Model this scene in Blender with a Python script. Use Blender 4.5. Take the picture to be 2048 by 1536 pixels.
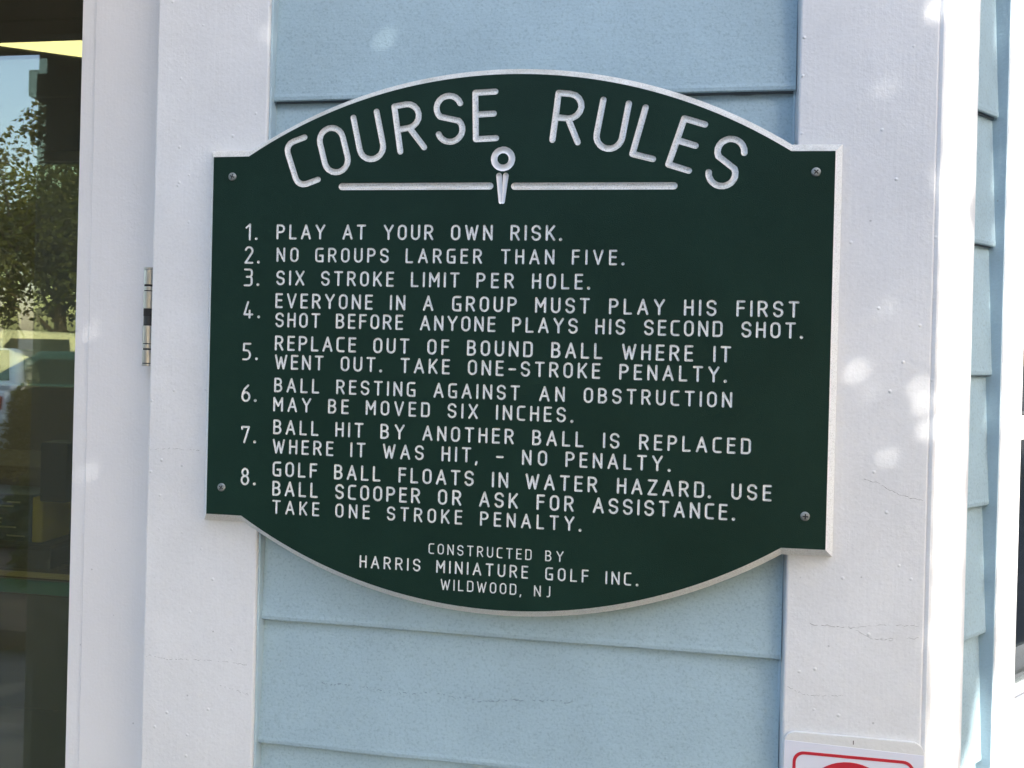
import bpy, bmesh, math, random
from mathutils import Vector, Matrix, noise
R = math.radians
Z0 = 1.5724            # height of the sign's centre line above the ground
scene = bpy.context.scene
for o in list(bpy.data.objects): bpy.data.objects.remove(o)
C = scene.collection

# ------------------------------------------------------------------ camera
cd = bpy.data.cameras.new('camera'); cam = bpy.data.objects.new('camera', cd); C.objects.link(cam)
yaw, pitch, roll = .1502, -.0028, .0251
fw = Vector((-math.sin(yaw)*math.cos(pitch), math.cos(yaw)*math.cos(pitch), math.sin(pitch)))
rt = Vector((math.cos(yaw), math.sin(yaw), 0)); up = rt.cross(fw)
cr_, sr_ = math.cos(roll), math.sin(roll)
rt, up = rt*cr_ + up*sr_, up*cr_ - rt*sr_
cam.matrix_world = Matrix(((rt.x, up.x, -fw.x, .1537), (rt.y, up.y, -fw.y, -.9383), (rt.z, up.z, -fw.z, -.0224 + Z0), (0, 0, 0, 1)))
cd.sensor_width = 36; cd.lens = 36*1657/2048; cd.shift_y = -66.28/2048
cd.clip_start = .05; cd.clip_end = 2000
scene.camera = cam
# ------------------------------------------------------------------ sky and sun
SUN_E, SUN_P = R(28), R(40)
SUN = Vector((math.sin(SUN_P)*math.cos(SUN_E), -math.cos(SUN_P)*math.cos(SUN_E), math.sin(SUN_E)))
w = bpy.data.worlds.new('World'); scene.world = w; w.use_nodes = True
nt = w.node_tree; bg = nt.nodes['Background']
sky = nt.nodes.new('ShaderNodeTexSky'); sky.sky_type = 'NISHITA'; sky.sun_disc = False
sky.sun_elevation = SUN_E; sky.sun_rotation = math.atan2(SUN.x, SUN.y)
sky.air_density = 1.0; sky.dust_density = 1.9; sky.ozone_density = 1.0
nt.links.new(sky.outputs[0], bg.inputs[0]); bg.inputs[1].default_value = .15
sl = bpy.data.lights.new('sun', 'SUN'); sl.energy = 2.0; sl.angle = R(.53); sl.color = (1, .95, .87)
so = bpy.data.objects.new('sun', sl); C.objects.link(so)
so.rotation_euler = (-SUN).to_track_quat('-Z', 'Y').to_euler(); so.location = (4, -6, 8)
scene.view_settings.view_transform = 'Standard'; scene.view_settings.look = 'None'
scene.view_settings.gamma = 1; scene.view_settings.use_curve_mapping = False
scene.view_settings.exposure = 2.5
scene.render.engine = 'CYCLES'

# ------------------------------------------------------------------ materials
def mat(name, col, rough=.5, metal=0, spec=.5):
    m = bpy.data.materials.new(name); m.use_nodes = True
    b = m.node_tree.nodes['Principled BSDF']
    b.inputs['Base Color'].default_value = (*col, 1); b.inputs['Roughness'].default_value = rough
    b.inputs['Metallic'].default_value = metal; b.inputs['Specular IOR Level'].default_value = spec
    return m, m.node_tree, b
def N(nt, t, **k):
    n = nt.nodes.new(t)
    for a, v in k.items(): setattr(n, a, v)
    return n
def pos(nt, scale=(1, 1, 1)):
    g = N(nt, 'ShaderNodeNewGeometry'); mp = N(nt, 'ShaderNodeMapping'); mp.inputs['Scale'].default_value = scale
    nt.links.new(g.outputs['Position'], mp.inputs['Vector']); return mp.outputs[0]
def tex(nt, v, scale, detail=3, rough=.55):
    n = N(nt, 'ShaderNodeTexNoise'); n.inputs['Scale'].default_value = scale
    n.inputs['Detail'].default_value = detail; n.inputs['Roughness'].default_value = rough
    nt.links.new(v, n.inputs['Vector']); return n.outputs['Fac']
def ramp(nt, f, *stops):
    r = N(nt, 'ShaderNodeValToRGB'); e = r.color_ramp.elements
    while len(e) < len(stops): e.new(.5)
    for q, (p, c) in zip(e, stops): q.position = p; q.color = (*c, 1) if len(c) == 3 else c
    nt.links.new(f, r.inputs[0]); return r.outputs[0]
def mixc(nt, f, a, b, mode='MIX'):
    m = N(nt, 'ShaderNodeMix', data_type='RGBA', blend_type=mode)
    for s, v in ((m.inputs[0], f), (m.inputs[6], a), (m.inputs[7], b)):
        if isinstance(v, (int, float)): s.default_value = v
        elif isinstance(v, tuple): s.default_value = (*v, 1)
        else: nt.links.new(v, s)
    return m.outputs[2]
def math_(nt, op, a, b=0.):
    m = N(nt, 'ShaderNodeMath', operation=op)
    for s, v in zip(m.inputs, (a, b)):
        if isinstance(v, (int, float)): s.default_value = v
        else: nt.links.new(v, s)
    return m.outputs[0]
def bump(nt, b, h, dist, strength=1., prev=None):
    n = N(nt, 'ShaderNodeBump'); n.inputs['Distance'].default_value = dist; n.inputs['Strength'].default_value = strength
    nt.links.new(h, n.inputs['Height'])
    if prev is not None: nt.links.new(prev, n.inputs['Normal'])
    nt.links.new(n.outputs[0], b.inputs['Normal']); return n.outputs[0]
def paint(name, col, rough, peel, dirt, speck, blobs, brush=(1, 1, .03)):
    """outdoor paint: orange peel, sparse drops, grey weathering and pin-prick specks"""
    m, nt, b = mat(name, col, rough)
    v = pos(nt)
    big = tex(nt, v, 5.5, 5, .6)
    fine = tex(nt, v, 330, 3, .6)
    c = mixc(nt, 1., col, ramp(nt, big, (.30, (1-dirt,)*3), (.72, (1, 1, 1))), 'MULTIPLY')
    c = mixc(nt, 1., c, ramp(nt, fine, (.28, (1-speck,)*3), (.5, (1, 1, 1))), 'MULTIPLY')
    vo = N(nt, 'ShaderNodeTexVoronoi'); vo.inputs['Scale'].default_value = 62; nt.links.new(v, vo.inputs['Vector'])
    sel = math_(nt, 'GREATER_THAN', N_sep(nt, vo.outputs['Color']), .93)
    dot = math_(nt, 'MULTIPLY', math_(nt, 'LESS_THAN', vo.outputs['Distance'], .075), sel)
    c = mixc(nt, math_(nt, 'MULTIPLY', dot, .45), c, (.22, .22, .22))
    nt.links.new(c, b.inputs['Base Color'])
    peel_t = tex(nt, v, 260, 2, .5)
    n1 = bump(nt, b, peel_t, peel)
    n2 = bump(nt, b, tex(nt, v, 26, 4, .6), peel*3.2, 1., n1)
    n2 = bump(nt, b, tex(nt, pos(nt, brush), 300, 3, .6), .0003, .6, n2)
    v2 = N(nt, 'ShaderNodeTexVoronoi'); v2.inputs['Scale'].default_value = 70; nt.links.new(v, v2.inputs['Vector'])
    s2 = math_(nt, 'GREATER_THAN', N_sep(nt, v2.outputs['Color']), .8)
    drop = math_(nt, 'MULTIPLY', math_(nt, 'MAXIMUM', math_(nt, 'SUBTRACT', .16, v2.outputs['Distance']), 0.), s2)
    bump(nt, b, drop, blobs, 1., n2)
    return m
def N_sep(nt, c):
    s = N(nt, 'ShaderNodeSeparateColor'); nt.links.new(c, s.inputs[0]); return s.outputs[0]

M = {}
M['white'] = paint('white_trim_paint', (.79, .795, .80), .42, .00028, .12, .06, .006)
M['door'] = paint('white_door_paint', (.74, .742, .755), .38, .00025, .05, .02, .0)
M['blue'] = paint('pale_blue_siding_paint', (.385, .525, .59), .6, .00036, .17, .20, .002, (.05, 1, 1))
M['caulk'] = paint('pale_blue_caulk', (.43, .56, .63), .5, .0004, .1, .05, .0)

def board_mat(name, depth):
    m, nt, b = mat(name, (.8, .8, .78), .45)
    g = N(nt, 'ShaderNodeNewGeometry'); sp = N(nt, 'ShaderNodeSeparateXYZ'); nt.links.new(g.outputs['Position'], sp.inputs[0])
    v = g.outputs['Position']
    cap = math_(nt, 'LESS_THAN', sp.outputs[1], depth)
    gr = mixc(nt, tex(nt, v, 420, 2), GREEN1, GREEN2)
    gr = mixc(nt, 1., gr, ramp(nt, tex(nt, v, 7, 5, .65), (.3, (.85, .88, .86)), (.75, (1.25, 1.2, 1.2))), 'MULTIPLY')
    gr = mixc(nt, ramp(nt, tex(nt, v, 520, 2, .5), (.80, (0, 0, 0)), (.86, (.5, .5, .5))), gr, (.25, .28, .24))
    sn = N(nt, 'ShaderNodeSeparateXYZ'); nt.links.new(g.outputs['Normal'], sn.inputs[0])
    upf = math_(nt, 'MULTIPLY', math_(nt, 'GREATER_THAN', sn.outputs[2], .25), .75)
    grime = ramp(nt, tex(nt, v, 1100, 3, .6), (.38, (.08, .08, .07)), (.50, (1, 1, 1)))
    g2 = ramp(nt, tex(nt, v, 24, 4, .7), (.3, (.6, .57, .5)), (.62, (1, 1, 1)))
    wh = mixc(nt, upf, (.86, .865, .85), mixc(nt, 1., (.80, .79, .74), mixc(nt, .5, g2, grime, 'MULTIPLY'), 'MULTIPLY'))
    sc = ramp(nt, tex(nt, v, 700, 3, .7), (.36, (.62, .61, .58)), (.50, (1, 1, 1)))
    wh = mixc(nt, .8, wh, sc, 'MULTIPLY')
    nt.links.new(mixc(nt, cap, wh, gr), b.inputs['Base Color'])
    rr = N(nt, 'ShaderNodeMix', data_type='FLOAT'); nt.links.new(cap, rr.inputs[0]); rr.inputs[2].default_value = .5; rr.inputs[3].default_value = .48
    nt.links.new(rr.outputs[0], b.inputs['Roughness'])
    b.inputs['Specular IOR Level'].default_value = .12
    bump(nt, b, tex(nt, v, 900, 2, .6), .00035)
    return m
GREEN1 = (.0075, .026, .0180); GREEN2 = (.010, .032, .0225)
M['board'] = board_mat('green_capped_sign_board', .0005)
M['steel'], nt, b = mat('brushed_steel', (.42, .42, .41), .33, 1.)
bump(nt, b, tex(nt, pos(nt, (1, 1, .05)), 1500, 2), .0003)
M['screw'], nt, b = mat('galvanised_screw', (.30, .32, .31), .5, .8)
bump(nt, b, tex(nt, pos(nt), 900, 3), .0006)
M['grime'], nt, b = mat('dark_grime', (.02, .02, .02), .8)
M['crack'], nt, b = mat('crack_shadow', (.16, .155, .15), .9)
M['lapshade'], nt, b = mat('lap_shadow', (.13, .16, .18), .9)  # dark tone for the painted shadow under the siding laps
M['crackblue'], nt, b = mat('crack_shadow_blue', (.17, .22, .26), .9)
M['black'], nt, b = mat('black_plastic', (.015, .015, .016), .45)
M['rubber'], nt, b = mat('tyre_rubber', (.02, .02, .02), .8)
M['clear'], nt, b = mat('frosted_sign_plate', (.72, .72, .70), .3)
bump(nt, b, tex(nt, pos(nt), 90, 3), .0008)
M['paper'], nt, b = mat('white_sign_print', (.72, .73, .80), .3)
M['red'], nt, b = mat('red_sign_print', (.52, .02, .035), .35)
M['soffit'], nt, b = mat('dark_brown_soffit', (.035, .030, .024), .7)
M['roof'], nt, b = mat('grey_shingle_roof', (.12, .12, .12), .9)
M['column'], nt, b = mat('grey_porch_column', (.085, .105, .11), .6)
M['inside'], nt, b = mat('dim_interior_wall', (.42, .38, .32), .8)
M['inceil'], nt, b = mat('black_interior_ceiling', (.010, .009, .008), .9)
M['wood'], nt, b = mat('brown_shelf_wood', (.16, .12, .08), .6)
M['teal'], nt, b = mat('teal_counter_front', (.06, .32, .33), .35)
M['yellow'], nt, b = mat('yellow_counter_edge', (.75, .62, .30), .4)
M['panel'], nt, b = mat('dark_green_counter_panel', (.06, .085, .075), .35)
M['boxblue'], nt, b = mat('blue_carton', (.02, .06, .16), .4)
M['boxyel'], nt, b = mat('yellow_carton_stripe', (.6, .48, .05), .4)
M['print'], nt, b = mat('pale_carton_print', (.6, .6, .58), .5)
M['darkbox'], nt, b = mat('dark_crate', (.03, .032, .034), .5)
def concrete(name, col, s):
    m, nt, b = mat(name, col, .85)
    v = pos(nt)
    c = mixc(nt, 1., col, ramp(nt, tex(nt, v, s, 6, .65), (.25, (.65,)*3), (.75, (1.1,)*3)), 'MULTIPLY')
    nt.links.new(c, b.inputs['Base Color']); bump(nt, b, tex(nt, v, s*30, 3), .003)
    return m
M['concrete'] = concrete('porch_concrete', (.12, .12, .12), 2.)
M['asphalt'] = concrete('asphalt', (.075, .075, .078), 3.)
M['mulch'] = concrete('brown_mulch', (.09, .06, .04), 8.)
M['trunk'] = concrete('bark', (.12, .09, .065), 9.)
def leafm(name, a, bcol):
    m, nt, b = mat(name, a, .5)
    oi = tex(nt, pos(nt), 1.7, 4, .7)
    nt.links.new(ramp(nt, oi, (.3, a), (.7, bcol)), b.inputs['Base Color'])
    tr = N(nt, 'ShaderNodeBsdfTranslucent'); tr.inputs[0].default_value = (bcol[0]*1.6, bcol[1]*1.5, bcol[2]*.8, 1)
    mx = N(nt, 'ShaderNodeMixShader'); mx.inputs[0].default_value = .35
    nt.links.new(b.outputs[0], mx.inputs[1]); nt.links.new(tr.outputs[0], mx.inputs[2])
    nt.links.new(mx.outputs[0], nt.nodes['Material Output'].inputs[0])
    return m
M['leaf'] = leafm('broad_leaves', (.05, .07, .022), (.10, .105, .035))
M['leaf2'] = leafm('olive_leaves', (.07, .08, .03), (.14, .13, .045))
M['tan'] = leafm('tan_leaves', (.16, .14, .06), (.24, .21, .10))
def carpaint(name, col):
    m, nt, b = mat(name, col, .3); b.inputs['Coat Weight'].default_value = 1; b.inputs['Coat Roughness'].default_value = .05
    return m
M['carwhite'] = carpaint('white_car_paint', (.75, .75, .74)); M['carblue'] = carpaint('blue_car_paint', (.03, .085, .13))
M['carsilver'] = carpaint('silver_car_paint', (.45, .46, .46))
M['carglass'], nt, b = mat('tinted_car_glass', (.02, .03, .03), .05)
M['lampred'], nt, b = mat('red_tail_lamp', (.4, .02, .02), .2)
def glass(name, tint, refl, dust=0.):
    m = bpy.data.materials.new(name); m.use_nodes = True; nt = m.node_tree
    nt.nodes.remove(nt.nodes['Principled BSDF'])
    t = N(nt, 'ShaderNodeBsdfTransparent'); t.inputs[0].default_value = (*tint, 1)
    g = N(nt, 'ShaderNodeBsdfGlossy'); g.inputs['Roughness'].default_value = .0; g.inputs[0].default_value = (1, 1, 1, 1)
    lw = N(nt, 'ShaderNodeFresnel'); gm = N(nt, 'ShaderNodeNewGeometry')
    io = N(nt, 'ShaderNodeMix', data_type='FLOAT'); nt.links.new(gm.outputs['Backfacing'], io.inputs[0])
    io.inputs[2].default_value = 1.5; io.inputs[3].default_value = 1/1.5; nt.links.new(io.outputs[0], lw.inputs[0])
    f = math_(nt, 'ADD', lw.outputs[0], refl)
    mx = N(nt, 'ShaderNodeMixShader'); nt.links.new(f, mx.inputs[0])
    nt.links.new(t.outputs[0], mx.inputs[1]); nt.links.new(g.outputs[0], mx.inputs[2])
    out = mx.outputs[0]
    if dust:
        df = N(nt, 'ShaderNodeBsdfDiffuse'); df.inputs[0].default_value = (.60, .54, .42, 1)
        m2 = N(nt, 'ShaderNodeMixShader'); nt.links.new(math_(nt, 'MULTIPLY', ramp(nt, tex(nt, pos(nt), 6, 5, .65), (.3, (.6,)*3), (.7, (1.2,)*3)), dust), m2.inputs[0])
        nt.links.new(out, m2.inputs[1]); nt.links.new(df.outputs[0], m2.inputs[2]); out = m2.outputs[0]
    nt.links.new(out, nt.nodes['Material Output'].inputs[0])
    return m
M['glass'] = glass('door_glass', (.84, .86, .78), .055, .019)
M['backglass'] = glass('olive_tinted_glass', (.60, .59, .48), .04, .02)
M['winglass'] = glass('window_glass', (.6, .65, .62), .05)
def emit(name, col, s):
    m = bpy.data.materials.new(name); m.use_nodes = True; nt = m.node_tree
    nt.nodes.remove(nt.nodes['Principled BSDF'])
    e = N(nt, 'ShaderNodeEmission'); e.inputs[0].default_value = (*col, 1); e.inputs[1].default_value = s
    nt.links.new(e.outputs[0], nt.nodes['Material Output'].inputs[0]); return m
M['lamp'] = emit('warm_lamp_panel', (1, .84, .50), .7)

# ------------------------------------------------------------------ mesh helpers
class MB:
    def __init__(s): s.v = []; s.f = []; s.m = []
    def add(s, vs, fs, mi=0):
        k = len(s.v); s.v += [tuple(p) for p in vs]
        for f in fs: s.f.append([i+k for i in f]); s.m.append(mi)
    def box(s, x0, x1, y0, y1, z0, z1, mi=0, X=None):
        vs = [Vector((x, y, z)) for x in (x0, x1) for y in (y0, y1) for z in (z0, z1)]
        if X: vs = [X @ p for p in vs]
        s.add(vs, [(0, 1, 3, 2), (4, 6, 7, 5), (0, 4, 5, 1), (2, 3, 7, 6), (0, 2, 6, 4), (1, 5, 7, 3)], mi)
    def prism(s, pts, a, b, fn, mi=0):
        """polygon pts (p,q) swept from a to b; fn(p,q,t)->xyz"""
        n = len(pts); vs = [fn(p, q, a) for p, q in pts] + [fn(p, q, b) for p, q in pts]
        s.add(vs, [tuple(range(n))[::-1], tuple(range(n, 2*n))] + [(i, (i+1) % n, n+(i+1) % n, n+i) for i in range(n)], mi)
    def tube(s, path, rad, n=8, mi=0):
        rings = []
        for i, p in enumerate(path):
            p = Vector(p); d = (Vector(path[min(i+1, len(path)-1)]) - Vector(path[max(i-1, 0)])).normalized()
            a = d.cross(Vector((0, 0, 1)) if abs(d.z) < .9 else Vector((1, 0, 0))).normalized(); b = d.cross(a)
            r = rad[i] if isinstance(rad, (list, tuple)) else rad
            rings.append([p + (a*math.cos(t) + b*math.sin(t))*r for t in [2*math.pi*k/n for k in range(n)]])
        k0 = [v for r in rings for v in r]; fs = []
        for i in range(len(rings)-1):
            for k in range(n): fs.append((i*n+k, i*n+(k+1) % n, (i+1)*n+(k+1) % n, (i+1)*n+k))
        fs += [tuple(range(n))[::-1], tuple(range((len(rings)-1)*n, len(rings)*n))]
        s.add(k0, fs, mi)
    def mesh(s, name, mats, fix=True):
        me = bpy.data.meshes.new(name); me.from_pydata(s.v, [], s.f)
        for m in mats: me.materials.append(M[m] if isinstance(m, str) else m)
        for p, i in zip(me.polygons, s.m): p.material_index = i
        if fix:
            b = bmesh.new(); b.from_mesh(me); bmesh.ops.recalc_face_normals(b, faces=b.faces); b.to_mesh(me); b.free()
        return me
    def build(s, name, mats, parent=None, bevel=0, smooth=False, fix=True):
        mats = mats if isinstance(mats, list) else [mats]
        return link(name, s.mesh(name, mats, fix), parent, bevel, smooth)
def link(name, me, parent=None, bevel=0, smooth=False):
    o = bpy.data.objects.new(name, me); C.objects.link(o)
    if parent: o.parent = parent
    if bevel:
        b = o.modifiers.new('bevel', 'BEVEL'); b.width = bevel; b.segments = 2; b.limit_method = 'ANGLE'; b.angle_limit = R(40)
    if smooth:
        for p in me.polygons: p.use_smooth = True
    return o
def tag(o, label, cat, group=None, kind=None):
    o['label'] = label; o['category'] = cat
    if group: o['group'] = group
    if kind: o['kind'] = kind
    return o
def thing(name, label, cat, group=None, loc=(0, 0, 0), rz=0):
    o = bpy.data.objects.new(name, None); C.objects.link(o); o.empty_display_size = .1
    o.location = loc; o.rotation_euler = (0, 0, rz); return tag(o, label, cat, group)
def struct(o): o['kind'] = 'structure'; return o

# ------------------------------------------------------------------ ground
g = MB(); g.box(-400, 400, -400, 400, -.3, -.02); struct(g.build('ground', 'asphalt'))
g = MB(); g.box(-3.2, 3.0, -1.9, 5.2, -.02, .0, 0); struct(g.build('porch_pavement', 'concrete'))
g = MB(); g.box(-16, 14, -5.2, -2.6, -.02, .1); struct(g.build('planting_bed', 'mulch', bevel=.04))

# ------------------------------------------------------------------ the kiosk
K = thing('kiosk_building', 'pale blue lap-sided kiosk with white trim boards and a glass door', 'building')
H0, H1 = 0.0, Z0 + 1.22
def trim(x0, x1, y0, y1, z0, z1, X=None, name='trim_board', mt='white', bev=.0022):
    m = MB(); m.box(x0, x1, y0, y1, z0, z1, 0, X); return m.build(name, mt, K, bevel=bev)
# 45-degree wall frame: local x runs along the wall, local y into the building
W2 = Matrix.Translation((.4732, .019, 0)) @ Matrix.Rotation(R(45), 4, 'Z')
tl = trim(-.449, -.3012, .019, .045, H0, H1)
tr_ = trim(.3238, .4695, .019, .041, H0, H1)
tc = trim(.0012, .0830, -.0005, .018, H0, H1, W2)
# narrow painted edge where the two corner boards meet
m = MB(); m.prism([(.4693, .0205), (.4733, .0188), (.4745, .0204), (.472, .036), (.4693, .036)], H0, H1, lambda p, q, t: (p, q, t)); m.build('corner_bead', 'white', K, bevel=.0008)
cl = trim(-.3013, -.2985, .0232, .050, H0, H1, name='caulk_strip', mt='caulk', bev=.001)
trim(.3210, .3239, .0370, .050, H0, H1, name='caulk_strip', mt='caulk', bev=.001)
# sheathing behind the boards
m = MB(); m.box(-.44, .46, .046, .12, H0, H1); m.build('wall', 'inside', K)
m = MB(); m.box(.02, .2, .03, .12, H0, H1, 0, W2); m.box(.2, 1.2, .03, .12, H0, Z0-.60, 0, W2); m.box(.2, 1.2, .03, .12, Z0+.62, H1, 0, W2)
m.box(1.2, 2.6, .03, .12, H0, H1, 0, W2); m.build('wall', 'inside', K)
def siding(zs, x0, x1, yo, yi, X, seed):
    rnd = random.Random(seed); out = []
    zs = sorted(zs)
    for a, b in zip(zs, zs[1:]):
        j = rnd.uniform(-.0006, .0006)
        prof = [(yo+j, a), (yo+j+.0014, a-.0014), (yo+j+.0032, a-.0005), (yo+.0085, a+.0045), (yo+.012, a+.0045), (yi+.009, b+.012), (yi, b+.012), (yo+j+.0002, a+.0075), (yo+j-.0004, a+.004)]
        m = MB(); n = 24
        vs = []; fs = []
        for i in range(n+1):
            x = x0 + (x1-x0)*i/n
            for p, z in prof:
                d = noise.noise(Vector((x*7+seed, z*1.3, a*9)))*.0011
                vs.append(Vector((x, p + d*.7, z + Z0 + (d if p < yo+.006 and z < a+.01 else 0))))
        if X: vs = [X @ v for v in vs]
        q = len(prof)
        for i in range(n):
            for k in range(q): fs.append((i*q+k, i*q+(k+1) % q, (i+1)*q+(k+1) % q, (i+1)*q+k))
        fs += [tuple(range(q)), tuple(range(n*q, n*q+q))]
        m.add(vs, fs); bo_ = m.build('siding_board', 'blue', K); out.append(bo_)
        # dark strip painting in the contact shadow just under this board's lower edge
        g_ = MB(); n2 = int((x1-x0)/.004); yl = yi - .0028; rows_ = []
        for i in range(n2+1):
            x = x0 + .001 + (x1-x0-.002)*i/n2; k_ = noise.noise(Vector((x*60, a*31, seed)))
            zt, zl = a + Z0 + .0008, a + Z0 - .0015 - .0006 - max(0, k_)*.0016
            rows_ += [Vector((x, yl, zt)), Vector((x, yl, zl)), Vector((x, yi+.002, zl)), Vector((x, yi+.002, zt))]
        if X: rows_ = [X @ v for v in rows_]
        g_.add(rows_, [(4*i+p, 4*i+(p+1) % 4, 4*i+4+(p+1) % 4, 4*i+4+p) for i in range(n2) for p in range(4)]); g_.build('lap_shadow_line', 'lapshade', bo_)
    return out
zf = [.277, .1167, -.0437, -.204, -.3645, -.518, -.672]
z = .277
while z + .158 < 1.2: z += .158; zf.append(z)
z = -.672
while z - .156 > -Z0+.02: z -= .156; zf.append(z)
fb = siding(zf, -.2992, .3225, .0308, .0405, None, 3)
z2 = [.272 - .1558*k for k in range(-6, 12) if .272 - .1558*k > -Z0+.02]
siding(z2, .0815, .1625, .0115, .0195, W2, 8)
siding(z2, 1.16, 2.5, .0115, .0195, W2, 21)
# ---- window in the angled wall
zb = Z0 - .512
def w2box(name, mt, *b, bev=.0015, par=K):
    m = MB(); m.box(*b, 0, W2); return m.build(name, mt, par, bevel=bev)
win = w2box('window', 'white', .1615, .2178, -.0005, .045, H0+.35, Z0+.66, bev=.002)
win['label'] = 'white painted window casing board'
w2box('casing_edge', 'caulk', .1603, .1616, .0012, .046, H0+.35, Z0+.66, bev=.0004, par=win)
w2box('casing', 'white', 1.10, 1.158, -.0005, .045, H0+.35, Z0+.66, par=win)
w2box('casing', 'white', .2178, 1.10, -.0015, .045, Z0+.60, Z0+.66, par=win)
w2box('casing', 'white', .2178, 1.10, -.0015, .045, H0+.35, Z0-.482, par=win)
w2box('sill', 'white', .2178, 1.10, .050, .075, zb-.002, zb+.030, par=win)
w2box('sill', 'white', .2178, 1.10, .040, .075, zb-.042, zb-.008, par=win)
w2box('sill_board', 'column', .2178, 1.10, .030, .075, zb-.085, zb-.045, par=win)
w2box('jamb', 'column', .2178, .2285, .030, .10, zb+.031, Z0+.60, par=win)
w2box('screen_frame', 'column', .2290, .2420, .036, .06, zb+.034, Z0+.60, par=win)
w2box('screen_frame', 'white', .2425, 1.09, .036, .06, Z0-.128, Z0-.098, par=win)
w2box('glass_pane', 'winglass', .2300, 1.09, .066, .069, zb+.030, Z0+.60, bev=0, par=win)
# ---- glass door
DX = -.449
door = MB()
sx0, sx1 = -.5635, -.462                # hinge stile
dz0, dz1 = .03, Z0 + .74
door.box(sx0, sx1, .058, .100, dz0, dz1); door.box(-1.42, -1.31, .058, .100, dz0, dz1)
door.box(-1.31, sx0, .059, .099, dz1-.09, dz1); door.box(-1.31, sx0, .059, .099, dz0, dz0+.24)
door = door.build('door', 'door', K, bevel=.002)
m = MB(); m.box(sx0-.0205, sx0-.0004, .0612, .0965, dz0+.24, dz1-.09); m.build('glazing_bead', 'door', door, bevel=.0012)
m = MB(); m.box(-1.31, -1.29, .0612, .0965, dz0+.24, dz1-.09); m.build('glazing_bead', 'door', door, bevel=.0012)
for y in (.0715, .0875):
    m = MB(); m.box(-1.289, sx0-.0206, y, y+.0015, dz0+.245, dz1-.095); m.build('glass_pane', 'glass', door)
# hinge knuckles
def hinge(zc):
    m = MB(); hx, hy, r = -.4682, .0462, .0078
    segs = [(212, 238, 0, 1.02), (240, 410, 0, 1), (410, 434, 1, .9), (434, 480, 0, .98), (480, 490, 1, .9), (490, 690, 0, 1), (690, 780, 1, .93), (780, 878, 2, .9), (878, 888, 1, .9), (888, 1094, 0, 1), (1094, 1102, 1, .92), (1102, 1152, 0, 1), (1152, 1170, 1, .9), (1170, 1320, 0, 1), (1320, 1330, 1, .95), (1330, 1356, 0, 1.03)]
    for a, b, mi, k in segs:
        za = .0700 - (a-212)/1144*.1265; zb_ = .0700 - (b-212)/1144*.1265
        m.tube([(hx, hy, zc+za), (hx, hy, zc+zb_)], r*k, 20, mi)
    m.box(hx-.001, hx+.03, hy+.004, hy+.0075, zc-.055, zc+.068, 0)
    return m.build('hinge', ['steel', 'grime', 'darkbox'], door, bevel=.0003)
hinge(Z0); hinge(.32)
# door frame head and latch jamb, wall to the left of the door
trim(-1.62, -1.452, .019, .045, H0, H1)
trim(-1.452, DX, .021, .044, Z0+.75, Z0+.855)
m = MB(); m.box(-1.449, -.4505, .10, .16, Z0+.75, H1); m.box(-2.6, -1.452, .05, .16, H0, H1); m.build('wall', 'inside', K)
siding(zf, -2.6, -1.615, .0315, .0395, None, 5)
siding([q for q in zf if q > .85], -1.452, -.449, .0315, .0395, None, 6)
m = MB(); m.box(-1.449, -.4505, .0465, .15, -.02, .028); m.build('threshold', 'steel', K)
# interior shell
m = MB(); m.box(-4.2, 2.2, 3.2, 3.3, 0, Z0-.3); m.box(-4.2, 2.2, 3.2, 3.3, Z0+.95, H1); m.box(-4.2, -3.9, 3.2, 3.3, Z0-.3, Z0+.95); m.box(-2.2, 2.2, 3.2, 3.3, Z0-.3, Z0+.95)
m.box(-4.3, -4.2, 1.2, 3.3, 0, H1); m.box(2.2, 2.3, 1.7, 3.3, 0, H1)
m.add([(-2.6, .1, 0), (-2.6, .1, H1), (-4.25, 1.25, H1), (-4.25, 1.25, 0), (-2.58, .16, 0), (-2.58, .16, H1), (-4.2, 1.3, H1), (-4.2, 1.3, 0)], [(0, 1, 2, 3), (7, 6, 5, 4), (0, 4, 5, 1), (2, 6, 7, 3)])
m.build('interior_wall', 'inside', K)
m = MB(); m.box(-3.9, -2.2, 3.24, 3.25, Z0-.3, Z0+.95); bw = m.build('back_window', 'backglass', K)
m = MB(); m.box(-4.15, 2.15, .17, 3.19, .0, .012); m.build('interior_floor', 'inside', K)
m = MB(); m.box(-4.15, 2.15, .17, 3.19, Z0+1.0, Z0+1.03); m.build('interior_ceiling', 'inceil', K)
# roof with a shallow eave
P = [(-2.95, -.35), (.66, -.35), (2.85, 1.75), (2.85, 3.7), (-4.7, 3.7), (-4.7, 1.2)]
m = MB(); n = len(P); zc = H1
vs = [(x, y, zc) for x, y in P] + [(x, y, zc+.16) for x, y in P] + [(-.9, 1.7, zc+1.5)]
m.add(vs, [tuple(range(n))[::-1]] + [(i, (i+1) % n, n+(i+1) % n, n+i) for i in range(n)], 1)
m.add(vs, [(n+i, n+(i+1) % n, 2*n) for i in range(n)], 0); m.build('roof', ['roof', 'white'], K)
# entry porch over the door: soffit, columns, lamp
m = MB(); m.box(-2.75, -.66, -1.265, .018, Z0+.86, Z0+.95)
m.box(-2.73, -.68, -1.0, -.99, Z0+.852, Z0+.86); m.box(-2.73, -.68, -.55, -.54, Z0+.852, Z0+.86); m.build('porch_soffit', 'soffit', K, bevel=.004)
for cx in (-1.495, -2.62):
    m = MB(); cy = -1.20
    m.box(cx-.1, cx+.1, cy-.1, cy+.1, 0, Z0+.86); m.box(cx-.118, cx+.118, cy-.118, cy+.118, Z0+.672, Z0+.752); m.box(cx-.126, cx+.126, cy-.126, cy+.126, 0, .18)
    m.build('porch_column', 'column', K, bevel=.006)
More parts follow.
